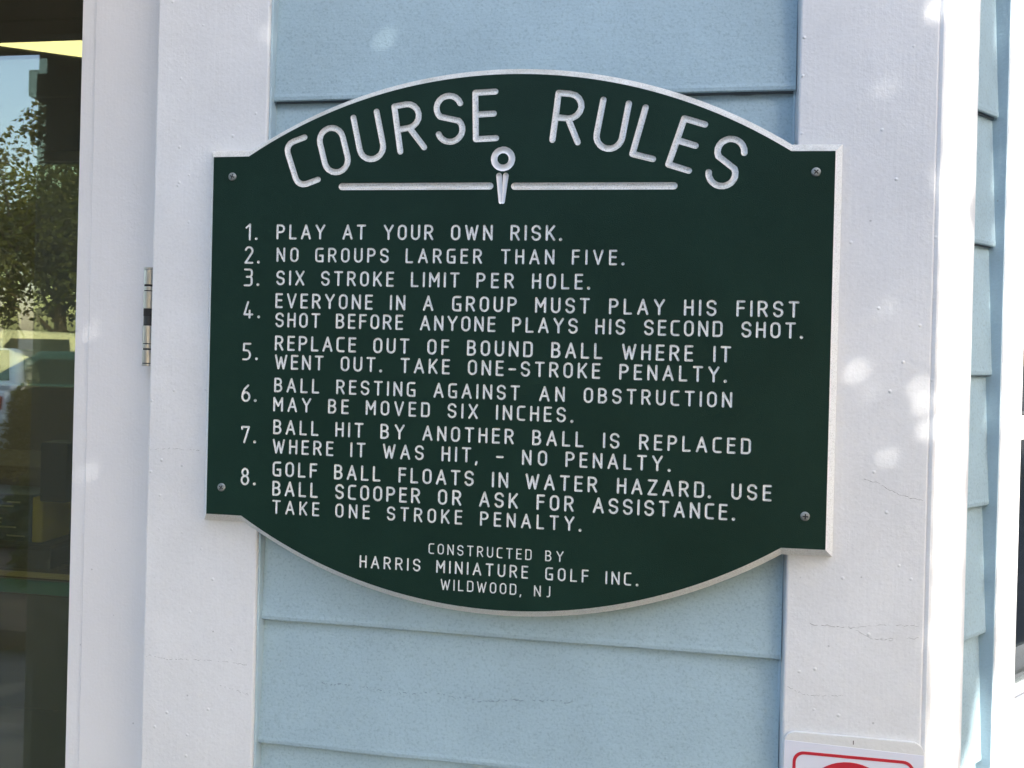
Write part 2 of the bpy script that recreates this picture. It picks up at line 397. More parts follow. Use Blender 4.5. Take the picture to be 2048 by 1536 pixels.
# inside: a dropped bulkhead and a lit ceiling panel beyond it
m = MB(); m.box(-4.1, -.6, .17, 1.44, Z0+.915, Z0+.999); m.build('ceiling_bulkhead', 'inceil', K)
t = thing('ceiling_lamp', 'glowing warm yellow ceiling lamp panel seen through the top of the door glass', 'lamp', None, (-1.90, 1.585, Z0+.945), math.atan2(.155, .26))
m = MB(); m.box(-.75, .75, -.62, 0, 0, .03); m.build('diffuser', 'lamp', t)
m = MB(); m.box(-.76, .76, -.63, .012, .03, .055); m.build('housing', 'white', t)
# ---- paint cracks
rnd = random.Random(4)
def crack(parent, pts, y, wd, mt, gap=.15, step=.002, jit=.0009):
    m = MB(); path = []
    for (x0, z0), (x1, z1) in zip(pts, pts[1:]):
        k = max(1, int(math.hypot(x1-x0, z1-z0)/1000/step))
        for i in range(k): path.append(Vector((x0+(x1-x0)*i/k, 0, z0+(z1-z0)*i/k))/1000)
    path = [Vector((p.x, y, p.z + Z0 + rnd.uniform(-jit, jit))) for p in path]
    for a, b in zip(path, path[1:]):
        if rnd.random() < gap: continue
        h = wd*rnd.uniform(.35, 1.1)/2; y1 = y + .0012
        m.add([(a.x, y, a.z-h), (b.x, y, b.z-h), (b.x, y, b.z+h), (a.x, y, a.z+h), (a.x, y1, a.z-h), (b.x, y1, b.z-h), (b.x, y1, b.z+h), (a.x, y1, a.z+h)], [(0, 1, 2, 3), (0, 4, 5, 1), (2, 6, 7, 3), (1, 5, 6, 2), (3, 7, 4, 0)])
    m.build('paint_crack', mt, parent)
CR = [[[403.1, -155.3], [419.9, -160.5], [435.6, -169.6], [451.2, -174.3], [467, -176.0]], [[350.3, -319.2], [392.6, -319.9], [416.3, -330.2], [439.7, -330.6]], [[392.6, -320.5], [423.7, -314.8], [465.5, -312.6]], [[413.7, -330.9], [465.8, -326.2]], [[328.1, -390.5], [347.0, -398.3], [389.2, -395.7]]]
for i, c in enumerate(CR): crack(tr_, c, .01885, .00045 if i in (0, 1) else .0003, 'crack', .1 if i == 0 else .35)
for i, c in enumerate([[[-446.0, -160.1], [-419.1, -157.6], [-377.6, -158.3]], [[-446.1, -421.5], [-439.4, -417.0], [-419.0, -420.4], [-359.0, -416.7], [-306.4, -418.6]], [[-345.0, -446.5], [-325.2, -450.9], [-305.5, -455.4]]]): crack(tl, c, .01885, .00035, 'crack', .45)
bd = [o for o in fb][zf.index(-.518) and sorted(zf).index(-.518)]
crack(bd, [[-222, -439], [-165, -440], [-130, -444], [-80, -440], [-20, -444], [40, -437], [90, -436]], .0340, .0006, 'crackblue', .55, .0022, .0016)

# ------------------------------------------------------------------ engraved letters
LINES=[(100.9, 18.85, [('PLAY', -277.4, -215.7), ('AT', -194.8, -165.5), ('YOUR', -144.6, -83.8), ('OWN', -63.6, -13.8), ('RISK', 6.1, 58.5), ('.', 64.2)]), (73.9, 18.19, [('NO', -276.7, -248.2), ('GROUPS', -228.1, -136.9), ('LARGER', -117.2, -25.5), ('THAN', -4.2, 58.1), ('FIVE', 77.3, 128.9), ('.', 135.2)]), (46.0, 18.6, [('SIX', -276.3, -240.2), ('STROKE', -220.1, -129.9), ('LIMIT', -110.1, -51.5), ('PER', -32.2, 12.3), ('HOLE', 32.4, 91.2), ('.', 97.4)]), (18.6, 18.79, [('EVERYONE', -276.8, -155.0), ('IN', -134.8, -115.4), ('A', -94.9, -81.8), ('GROUP', -60.2, 16.2), ('MUST', 36.6, 99.6), ('PLAY', 120.5, 183.1), ('HIS', 203.3, 239.4), ('FIRST', 260.0, 327.1)]), (-4.3, 18.55, [('SHOT', -276.2, -219.2), ('BEFORE', -200.4, -117.5), ('ANYONE', -97.9, -7.8), ('PLAYS', 10.8, 86.7), ('HIS', 105.8, 139.9), ('SECOND', 160.0, 246.5), ('SHOT', 265.8, 324.0), ('.', 329.8)]), (-32.2, 18.91, [('REPLACE', -276.1, -174.0), ('OUT', -153.7, -109.4), ('OF', -88.5, -61.6), ('BOUND', -41.3, 36.0), ('BALL', 56.4, 115.2), ('WHERE', 136.2, 215.4), ('IT', 236.4, 256.1)]), (-54.6, 18.55, [('WENT', -275.6, -213.8), ('OUT', -193.2, -149.8), ('.', -143.7), ('TAKE', -120.2, -60.3), ('ONE-STROKE', -39.8, 113.3), ('PENALTY', 133.9, 244.1), ('.', 250.3)]), (-82.1, 18.25, [('BALL', -275.7, -218.3), ('RESTING', -198.0, -100.6), ('AGAINST', -79.7, 22.3), ('AN', 43.9, 73.9), ('OBSTRUCTION', 94.6, 258.6)]), (-105.2, 18.25, [('MAY', -276.3, -227.9), ('BE', -207.5, -181.2), ('MOVED', -161.1, -82.8), ('SIX', -62.5, -25.9), ('INCHES', -5.5, 75.7), ('.', 82.3)]), (-132.5, 18.49, [('BALL', -275.6, -217.9), ('HIT', -197.8, -162.5), ('BY', -142.5, -112.6), ('ANOTHER', -91.8, 16.7), ('BALL', 37.2, 96.5), ('IS', 117.6, 136.8), ('REPLACED', 157.9, 280.0)]), (-155.6, 18.33, [('WHERE', -275.8, -198.8), ('IT', -178.7, -159.4), ('WAS', -139.0, -88.8), ('HIT', -68.3, -32.7), (',', -27.2), ('-', -4.2, 5.7), ('NO', 26.0, 55.6), ('PENALTY', 75.8, 185.2), ('.', 192.0)]), (-182.9, 18.74, [('GOLF', -275.1, -218.3), ('BALL', -198.1, -140.4), ('FLOATS', -119.2, -28.8), ('IN', -8.3, 11.4), ('WATER', 30.7, 113.2), ('HAZARD', 134.4, 231.0), ('.', 236.4), ('USE', 259.6, 303.2)]), (-206.1, 18.75, [('BALL', -274.9, -217.0), ('SCOOPER', -196.2, -91.8), ('OR', -71.3, -42.8), ('ASK', -22.6, 23.4), ('FOR', 44.1, 87.3), ('ASSISTANCE', 108.1, 256.8), ('.', 262.9)]), (-227.9, 17.56, [('TAKE', -274.4, -214.6), ('ONE', -195.4, -152.2), ('STROKE', -132.2, -41.3), ('PENALTY', -21.0, 88.3), ('.', 94.6)]), (-263.9, 13.25, [('CONSTRUCTED', -81.1, 40.7), ('BY', 55.4, 77.1)]), (-285.4, 15.66, [('HARRIS', -164.0, -89.5), ('MINIATURE', -71.4, 37.1), ('GOLF', 56.0, 106.0), ('INC', 124.2, 153.8), ('.', 159.9)]), (-304.9, 13.68, [('WILDWOOD', -65.7, 24.0), (',', 28.1), ('NJ', 43.5, 63.1)])]
NUMS=[('1', -317.1, -307.9, 99.3, 120.7, -302.7), ('2', -317.4, -305.5, 71.3, 93.4, -299.2), ('3', -317.6, -305.1, 44.2, 66.5, -299.2), ('4', -317.2, -303.8, 5.4, 27.3, -297.2), ('5', -317.2, -305.4, -45.0, -23.0, -298.7), ('6', -317.2, -304.7, -95.2, -73.1, -299.0), ('7', -316.4, -304.4, -145.0, -123.1, -298.4), ('8', -315.6, -303.8, -195.5, -173.6, -297.5)]

def arc(cx, cy, rx, ry, a0, a1, n=8): return [(cx+rx*math.cos(R(a0+(a1-a0)*i/n)), cy+ry*math.sin(R(a0+(a1-a0)*i/n))) for i in range(n+1)]
def glyphs():
    G = {}; w = .52
    G['I'] = (0, [[(0, 0), (0, 1)]])
    G['L'] = (.44, [[(0, 1), (0, 0), (.44, 0)]])
    G['E'] = (.44, [[(.44, 1), (0, 1), (0, 0), (.44, 0)], [(0, .53), (.40, .53)]])
    G['F'] = (.44, [[(.44, 1), (0, 1), (0, 0)], [(0, .53), (.40, .53)]])
    G['T'] = (.56, [[(0, 1), (.56, 1)], [(.28, 1), (.28, 0)]])
    G['H'] = (w, [[(0, 0), (0, 1)], [(w, 0), (w, 1)], [(0, .52), (w, .52)]])
    G['N'] = (.56, [[(0, 0), (0, 1), (.56, 0), (.56, 1)]])
    G['M'] = (.66, [[(0, 0), (0, 1), (.33, .38), (.66, 1), (.66, 0)]])
    G['A'] = (.64, [[(0, 0), (.32, 1), (.64, 0)], [(.11, .33), (.53, .33)]])
    G['V'] = (.62, [[(0, 1), (.31, 0), (.62, 1)]])
    G['W'] = (.86, [[(0, 1), (.22, 0), (.43, .85), (.64, 0), (.86, 1)]])
    G['X'] = (.58, [[(0, 0), (.58, 1)], [(0, 1), (.58, 0)]])
    G['Y'] = (.62, [[(0, 1), (.31, .48), (.62, 1)], [(.31, .48), (.31, 0)]])
    G['Z'] = (.54, [[(0, 1), (.54, 1), (0, 0), (.54, 0)]])
    G['K'] = (.54, [[(0, 0), (0, 1)], [(.52, 1), (.02, .36)], [(.17, .56), (.54, 0)]])
    G['J'] = (.36, [[(.36, 1), (.36, .18)] + arc(.18, .18, .18, .18, 0, -110)])
    G['O'] = (.54, [arc(.27, .73, .27, .27, 0, 180, 10) + arc(.27, .27, .27, .27, 180, 360, 10) + [(.54, .73)]])
    G['U'] = (.54, [[(0, 1), (0, .27)] + arc(.27, .27, .27, .27, 180, 360, 10) + [(.54, 1)]])
    c = .20
    G['C'] = (.48, [[(.48, 1)] + arc(c, 1-c, c, c, 90, 180, 4) + arc(c, c, c, c, 180, 270, 4) + [(.48, 0)]])
    G['G'] = (.54, [[(.52, 1)] + arc(c, 1-c, c, c, 90, 180, 4) + arc(c, c, c, c, 180, 270, 4) + [(.54, 0), (.54, .46), (.31, .46)]])
    G['D'] = (.54, [[(0, 0), (0, 1)] + arc(.54-c, 1-c, c, c, 90, 0, 4) + arc(.54-c, c, c, c, 0, -90, 4) + [(0, 0)]])
    G['P'] = (.52, [[(0, 0), (0, 1)] + arc(.26, .74, .26, .26, 90, -90, 8) + [(0, .48)]])
    G['R'] = (.54, [[(0, 0), (0, 1)] + arc(.26, .74, .26, .26, 90, -90, 8) + [(0, .48)], [(.27, .48), (.54, 0)]])
    G['B'] = (.52, [[(0, 0), (0, 1)] + arc(.25, .76, .23, .24, 90, -90, 8) + [(0, .52)], [(.25, .52)] + arc(.26, .26, .26, .26, 90, -90, 8) + [(0, 0)]])
    G['S'] = (.54, [arc(.27, .74, .27, .26, 15, 222, 12) + arc(.27, .26, .27, .26, 42, -165, 12)])
    G['-'] = (.42, [[(0, .45), (.42, .45)]])
    G['.'] = (0, [[(0, 0), (0, .005)]])
    G[','] = (.05, [[(.05, .05), (0, -.14)]])
    G['1'] = (.25, [[(0, .78), (.25, 1), (.25, 0)]])
    G['2'] = (.46, [arc(.23, .76, .23, .24, 165, -25, 9) + [(0, 0), (.46, 0)]])
    G['3'] = (.46, [[(0, 1)] + arc(.30, .84, .16, .16, 90, 0, 3) + arc(.30, .70, .16, .16, 0, -90, 3) + [(.12, .54)], [(.30, .54)] + arc(.30, .38, .16, .16, 90, 0, 3) + arc(.30, .16, .16, .16, 0, -90, 3) + [(0, 0)]])
    G['4'] = (.54, [[(.24, 1), (0, .20), (.54, .20)], [(.36, .44), (.36, 0)]])
    G['5'] = (.46, [[(.46, 1), (.04, 1), (.02, .58), (.22, .58)] + arc(.20, .29, .26, .29, 90, -55, 8) + [(.22, 0), (0, 0)]])
    G['6'] = (.48, [arc(.24, .28, .24, .28, 0, 360, 14), [(.0, .28), (.03, .5), (.14, .76), (.38, 1)]])
    G['7'] = (.46, [[(0, .86), (0, 1), (.46, 1), (.16, 0)]])
    G['8'] = (.46, [arc(.23, .77, .19, .23, 0, 360, 12), arc(.23, .27, .23, .27, 0, 360, 14)])
    G['bar'] = (8, [])
    return G
GL = glyphs()
TOPZ = .06
RAD = .106                     # stroke radius over centre-line height
dg = None
def capsule(bm, a, b, r, d, r2=None):
    pts = []
    for (x, y), rr in ((a, r), (b, r2 if r2 else r)):
        for zz, k in ((TOPZ, 1.0), (0, 1.0), (-.45*d, .86), (-.85*d, .52), (-d, .16)):
            for i in range(12):
                t = 2*math.pi*i/12; pts.append((x+rr*k*math.cos(t), y+rr*k*math.sin(t), zz*(rr/r) if zz < 0 else zz))
    vs = [bm.verts.new(p) for p in pts]
    ret = bmesh.ops.convex_hull(bm, input=vs)
    kill = list({e for e in ret['geom_interior'] + ret['geom_unused'] if isinstance(e, bmesh.types.BMVert)})
    bmesh.ops.delete(bm, geom=kill, context='VERTS')
def union(strokes, r, d, name):
    """boolean union of stroke cutters; strokes = list of polylines"""
    objs = []
    for st in strokes:
        segs = list(zip(st, st[1:]))
        for s in segs:
            a, b = s[0], s[1]
            bm = bmesh.new(); capsule(bm, a[:2], b[:2], a[2] if len(a) > 2 else r, d, b[2] if len(b) > 2 else None)
            me = bpy.data.meshes.new('cut'); bm.to_mesh(me); bm.free()
            o = bpy.data.objects.new('cut', me); C.objects.link(o); objs.append(o)
    base = objs[0]
    for o in objs[1:]:
        md = base.modifiers.new('u', 'BOOLEAN'); md.operation = 'UNION'; md.solver = 'MANIFOLD'; md.object = o
    me = bpy.data.meshes.new_from_object(base.evaluated_get(bpy.context.evaluated_depsgraph_get()))
    for o in objs:
        q = o.data; bpy.data.objects.remove(o); bpy.data.meshes.remove(q)
    me.name = name
    return me
CUT = {}; LIN = {}
def lining(me, name):
    """the groove skin alone, shrunk a touch so that it lies on the cut board"""
    b = bmesh.new(); b.from_mesh(me)
    bmesh.ops.delete(b, geom=[f for f in b.faces if f.calc_center_median().z > -.002 or all(v.co.z > -1e-5 for v in f.verts)], context='FACES')
    for v in b.verts: v.co.z += .010 if v.co.z < -.02 else 0
    bmesh.ops.reverse_faces(b, faces=b.faces)
    n = bpy.data.meshes.new(name); b.to_mesh(n); b.free(); n.materials.append(M['board'])
    for p in n.polygons: p.use_smooth = True
    return n
RT, RN, RDOT = .072, .088, .135     # title, numeral and full-stop radii
items = []        # (char, x, z, height, rotation, stroke radius)
for zbase, cap, words in LINES:
    h = cap/(1+2*RAD); r = RAD*h
    for wd in words:
        if len(wd) == 2:
            items.append((wd[0], wd[1], zbase + r*(1.2 if wd[0] == '.' else .4), h*1.0, 0, RDOT if wd[0] == '.' else RAD)); continue
        s, x0, x1 = wd
        tot = sum(GL[c][0]*h + 2*r for c in s)
        gap = (x1-x0-tot)/(len(s)-1) if len(s) > 1 else 0
        x = x0
        for c in s:
            items.append((c, x + r, zbase + r, h, 0, RAD)); x += GL[c][0]*h + 2*r + gap
for c, x0, x1, z0, z1, dx in NUMS:
    h = (z1-z0)/(1+2*RN); items.append((c, x0 + RN*h, z0 + RN*h, h, 0, RN)); items.append(('.', dx, z0 + 2.6, 15.2, 0, RDOT))
TH = 53.6
def tl_(c, x, z, lean, cen=None):
    a = R(-lean); ux, uz = Vector((math.cos(a), math.sin(a))), Vector((-math.sin(a), math.cos(a)))
    if cen: p = Vector((x, z)) - ux*(GL[c][0]*TH*cen[0]) - uz*(TH*cen[1])
    else: p = Vector((x, z))
    items.append((c, p.x, p.y, TH, a, RT))
tl_('C', -251.0, 164.0, -19.5); tl_('O', -207.9, 207.4, -15.5, (.5, .5)); tl_('U', -158.5, 196.5, -13., (.5, 0)); tl_('R', -126.4, 204.8, -9.3)
tl_('S', -68.5, 242.2, -5.5, (.5, .5)); tl_('E', -36.7, 218.1, -2.2)
tl_('R', 52.1, 216.2, 6.1); tl_('U', 114.0, 205.5, 9.6, (.5, 0)); tl_('L', 142.6, 199.2, 14.4); tl_('E', 182.6, 187.1, 17.6); tl_('S', 245.5, 188.7, 20.5, (.5, .5))
for c, rad in sorted({(i[0], i[5]) for i in items}):
    CUT[c, rad] = union(GL[c][1], rad, rad*.72, 'cut_'+c); LIN[c, rad] = lining(CUT[c, rad], 'letter')
# ornaments in millimetres
orn = {'rule_bar': [[[(-196.8, 164, 4.3), (-18.9, 164, 4.3)]], [[(9.8, 163.6, 4.3), (189.2, 163.3, 4.3)]]],
       'golf_ball': [[[(p[0], p[1], 3.8) for p in arc(-4.3, 194.9, 10.4, 10.4, 5, 369, 20)]]],
       'golf_tee': [[[(-8.5, 175.8, 3.3), (-6.0, 145.6, 2.2)], [(-.6, 175.8, 3.3), (-3.2, 145.6, 2.2)]]]}
ORN = []
TOPZ = 1.5
for k, lst in orn.items():
    for st in lst:
        me = union(st, 4., 3.0, k); ORN.append((k, me))

# ------------------------------------------------------------------ the sign
S = thing('rules_sign', 'dark green engraved COURSE RULES sign with white lettering, screwed across two white trim boards', 'sign', loc=(0, 0, Z0))
def arcpts(x0, z0, x1, z1, xm, zm, n=44):
    ax, az, bx, bz, cx, cz = x0, z0, x1, z1, xm, zm
    d = 2*(ax*(bz-cz)+bx*(cz-az)+cx*(az-bz))
    ux = ((ax*ax+az*az)*(bz-cz)+(bx*bx+bz*bz)*(cz-az)+(cx*cx+cz*cz)*(az-bz))/d
    uz = ((ax*ax+az*az)*(cx-bx)+(bx*bx+bz*bz)*(ax-cx)+(cx*cx+cz*cz)*(bx-ax))/d
    r = math.hypot(ax-ux, az-uz); t0 = math.atan2(az-uz, ax-ux); t1 = math.atan2(bz-uz, bx-ux)
    if t1-t0 > math.pi: t1 -= 2*math.pi
    if t0-t1 > math.pi: t0 -= 2*math.pi
    return [(ux+r*math.cos(t0+(t1-t0)*i/n), uz+r*math.sin(t0+(t1-t0)*i/n)) for i in range(n+1)]
top = arcpts(-314.5, 200.6, 314.2, 200.2, 0, 292.0)
bot = arcpts(314, -232.2, -313.4, -231.6, 0, -323.0)
OUT = [(-359.5, 200.2)] + top + [(360, 199.9), (360.2, -231.7)] + bot + [(-358.2, -231.7)]
OUT = [Vector(p)/1000 for p in OUT]
def offset(P, d):
    n = len(P); o = []
    for i in range(n):
        a, b, c = P[i-1], P[i], P[(i+1) % n]
        e1 = (b-a).normalized(); e2 = (c-b).normalized(); n1 = Vector((-e1.y, e1.x)); n2 = Vector((-e2.y, e2.x))
        k = (n1+n2); k = k/max(.35, (1+n1.dot(n2))); o.append(b + k*d)
    return o
area = sum(OUT[i-1].cross(OUT[i]) for i in range(len(OUT)))
BK = offset(OUT, -.0115 if area > 0 else .0115)
m = MB(); n = len(OUT)
MIDP = offset(OUT, -.0108 if area > 0 else .0108)
m.add([(p.x, 0, p.y) for p in OUT] + [(p.x, .0150, p.y) for p in MIDP] + [(p.x, .0187, p.y) for p in MIDP], [tuple(range(n)), tuple(range(2*n, 3*n))[::-1]] + [(i, (i+1) % n, n+(i+1) % n, n+i) for i in range(n)] + [(n+i, n+(i+1) % n, 2*n+(i+1) % n, 2*n+i) for i in range(n)])
blank = m.mesh('board', ['board'])
def glyph_matrix(x, z, h, a):
    # glyph x -> world x, glyph y -> world z, glyph -z -> world +y (into the board)
    return Matrix.Translation((x/1000, 0, z/1000)) @ Matrix.Rotation(-a, 4, 'Y') @ Matrix(((h/1000, 0, 0, 0), (0, 0, -h/1000, 0), (0, h/1000, 0, 0), (0, 0, 0, 1)))
ORM = Matrix(((.001, 0, 0, 0), (0, 0, -.001, 0), (0, .001, 0, 0), (0, 0, 0, 1)))
bm = bmesh.new()
for c, x, z, h, a, rad in items:
    me = CUT[c, rad].copy(); me.transform(glyph_matrix(x, z, h, a)); bm.from_mesh(me); bpy.data.meshes.remove(me)
for k, me in ORN:
    t = me.copy(); t.transform(ORM); bm.from_mesh(t); bpy.data.meshes.remove(t)
bmesh.ops.recalc_face_normals(bm, faces=bm.faces)
cm = bpy.data.meshes.new('cutters'); bm.to_mesh(cm); bm.free(); cm.materials.append(M['board'])
co = bpy.data.objects.new('cutters', cm); C.objects.link(co)
bo = bpy.data.objects.new('blank', blank); C.objects.link(bo)
md = bo.modifiers.new('c', 'BOOLEAN'); md.operation = 'DIFFERENCE'; md.solver = 'MANIFOLD'; md.object = co
bme = bpy.data.meshes.new_from_object(bo.evaluated_get(bpy.context.evaluated_depsgraph_get()))
bpy.data.objects.remove(co); bpy.data.objects.remove(bo); bpy.data.meshes.remove(cm)
print('board faces', len(bme.polygons))
bme.name = 'board'; board = link('board', bme, S)
board['label'] = 'dark green board with white bevelled edge'
items.sort(key=lambda i: -i[3]*i[3]*(GL[i[0]][0]+.23))
rest = bmesh.new(); cnt = 0
for c, x, z, h, a, rad in items:
    if cnt < 300:
        o = link('letter', LIN[c, rad], S); o.matrix_local = glyph_matrix(x, z, h, a); cnt += 1
    else:
        me = LIN[c, rad].copy(); me.transform(glyph_matrix(x, z, h, a)); rest.from_mesh(me); bpy.data.meshes.remove(me)
me = bpy.data.meshes.new('small_lettering'); rest.to_mesh(me); rest.free(); me.materials.append(M['board'])
o = link('small_lettering', me, S, smooth=True); o['kind'] = 'stuff'
for k, me in ORN:
    b = bmesh.new(); b.from_mesh(me)
    bmesh.ops.delete(b, geom=[f for f in b.faces if f.calc_center_median().z > -.02], context='FACES')
    for v in b.verts: v.co.z += .12 if v.co.z < -.4 else 0
    bmesh.ops.reverse_faces(b, faces=b.faces); b.to_mesh(me); b.free(); me.transform(ORM); me.materials.append(M['board'])
    link(k, me, S, smooth=True)
print('letters', len(items))
# screws
for x, z, a in ((-334.8, 176.5, .35), (340.4, 177.4, .75), (-339.3, -198.9, .6), (338.3, -196.7, .05)):
    m = MB(); n = 28; prof = [(0.0, .0016), (.0032, .0015), (.0044, .0011), (.0050, .0005), (.0051, -.0006)]
    vs = [(0, -.0016, 0)] + [(r*math.cos(2*math.pi*i/n), -h, r*math.sin(2*math.pi*i/n)) for r, h in prof[1:] for i in range(n)]
    fs = [(0, 1+i, 1+(i+1) % n) for i in range(n)]
    for k in range(len(prof)-2):
        for i in range(n): fs.append((1+k*n+i, 1+(k+1)*n+i, 1+(k+1)*n+(i+1) % n, 1+k*n+(i+1) % n))
    m.add(vs, fs); s = m.build('screw', 'screw', S, smooth=True)
    s.location = (x/1000, 0, z/1000); s.rotation_euler = (0, a, 0)
    m = MB(); m.box(-.0029, .0029, -.00172, -.001, -.00062, .00062); m.box(-.00062, .00062, -.00175, -.001, -.0029, .0029)
    m.build('cross_recess', 'grime', s)

# ------------------------------------------------------------------ the no-smoking style plate on the right post
Q = thing('warning_plate', 'small rounded white plate with red border and red ring, fixed below the green sign', 'sign', loc=(.3985, .0188, Z0-.541))
def rrect(w, h, r, n=7):
    P = []
    for cx, cz, a in ((w-r, h-r, 0), (-w+r, h-r, 90), (-w+r, -h+r, 180), (w-r, -h+r, 270)):
        P += [(cx+r*math.cos(R(a+90*i/n)), cz+r*math.sin(R(a+90*i/n))) for i in range(n+1)]
    return P
def ring2(name, mt, A, B, y0, y1):
    m = MB(); n = len(A)
    vs = [(p[0], y0, p[1]) for p in A] + [(p[0], y0, p[1]) for p in B] + [(p[0], y1, p[1]) for p in A] + [(p[0], y1, p[1]) for p in B]
    fs = []
    for i in range(n):
        j = (i+1) % n; fs += [(i, j, n+j, n+i), (2*n+i, 2*n+j, j, i), (n+i, n+j, 3*n+j, 3*n+i)]
    m.add(vs, fs); return m.build(name, mt, Q)
m = MB(); m.prism(rrect(.0735, .1025, .013), -.0030, 0, lambda p, q, t: (p, t, q)); m.build('plate', 'clear', Q, bevel=.0008)
m = MB(); m.prism([(-.0728, -.100), (.0728, -.100), (.0728, .0890), (-.0728, .0925)], -.0034, -.0028, lambda p, q, t: (p, t, q)); m.build('printed_sheet', 'paper', Q)
ring2('red_border', 'red', rrect(.0636, .0818, .012), rrect(.0604, .0786, .0092), -.00385, -.0030)
circ = lambda r: [(-.003 + r*math.cos(2*math.pi*i/48), .024 + r*math.sin(2*math.pi*i/48)) for i in range(48)]
ring2('red_ring', 'red', circ(.0505), circ(.0395), -.00385, -.0030)
X = Matrix.Translation((-.003, 0, .024)) @ Matrix.Rotation(R(-45), 4, 'Y')
m = MB(); m.box(-.040, .040, -.00383, -.0030, -.005, .005, 0, X); m.build('red_slash', 'red', Q)
m = MB(); m.box(-.0345, .0285, -.0037, -.0030, .019, .029); m.build('black_bar', 'black', Q)
m = MB(); m.box(-.0006, .0004, -.0033, -.0029, .0942, .0985); m.build('scratch', 'crack', Q)

# ------------------------------------------------------------------ things behind the door glass
def solid(name, label, cat, parts, group=None):
    t = thing(name, label, cat, group)
    for pn, mt, b in parts:
        m = MB(); m.box(*b); m.build(pn, mt, t, bevel=.003)
    return t
yc = .62
solid('display_counter', 'dark display counter with yellow edge and teal front strip behind the door glass', 'counter', [
    ('counter_top', 'wood', (-1.95, -.72, yc+.002, 1.1, Z0-.530, Z0-.516)), ('edge_strip', 'yellow', (-1.95, -.72, yc-.012, yc, Z0-.522, Z0-.512)),
    ('teal_strip', 'teal', (-1.95, -.72, yc, yc+.012, Z0-.56, Z0-.532)), ('front_panel', 'panel', (-1.95, -.72, yc+.004, yc+.05, Z0-.80, Z0-.562)),
    ('front_panel', 'panel', (-1.95, -.72, yc+.008, yc+.05, Z0-1.02, Z0-.803)), ('kick_board', 'panel', (-1.95, -.72, yc+.02, yc+.05, .013, Z0-1.024))])
solid('wooden_shelf', 'brown wooden shelf above the counter behind the door glass', 'shelf', [
    ('board', 'wood', (-1.9, -1.02, .80, 1.05, Z0-.392, Z0-.325)), ('bracket', 'darkbox', (-1.86, -1.84, .84, 1.0, Z0-.515, Z0-.392)), ('bracket', 'darkbox', (-1.06, -1.04, .84, 1.0, Z0-.515, Z0-.392))])
solid('dark_crate', 'low black crate on the display counter under the blue carton', 'crate', [('crate', 'darkbox', (-1.42, -1.06, .645, .78, Z0-.5155, Z0-.464)), ('rim', 'black', (-1.425, -1.055, .64, .785, Z0-.475, Z0-.466))])
b = solid('blue_carton', 'dark blue carton with pale print and yellow stripe on the black crate', 'box', [
    ('carton', 'boxblue', (-1.34, -1.1185, .66, .76, Z0-.463, Z0-.362)), ('stripe', 'boxyel', (-1.118, -1.093, .661, .75, Z0-.463, Z0-.366))])
rr = random.Random(2)
for i in range(9):
    m = MB(); x = -1.30 + rr.random()*.13; z = Z0 - .452 + .009*i; m.box(x, x+.015+.03*rr.random(), .6585, .661, z, z+.003); m.build('print_line', 'print', b)
solid('card_terminal', 'black card terminal on a stand beside the blue carton', 'terminal', [
    ('screen_case', 'black', (-1.085, -1.022, .64, .69, Z0-.37, Z0-.245)), ('stand', 'black', (-1.05, -1.03, .695, .72, Z0-.506, Z0-.30)), ('base', 'black', (-1.052, -.98, .66, .74, Z0-.5155, Z0-.506))])

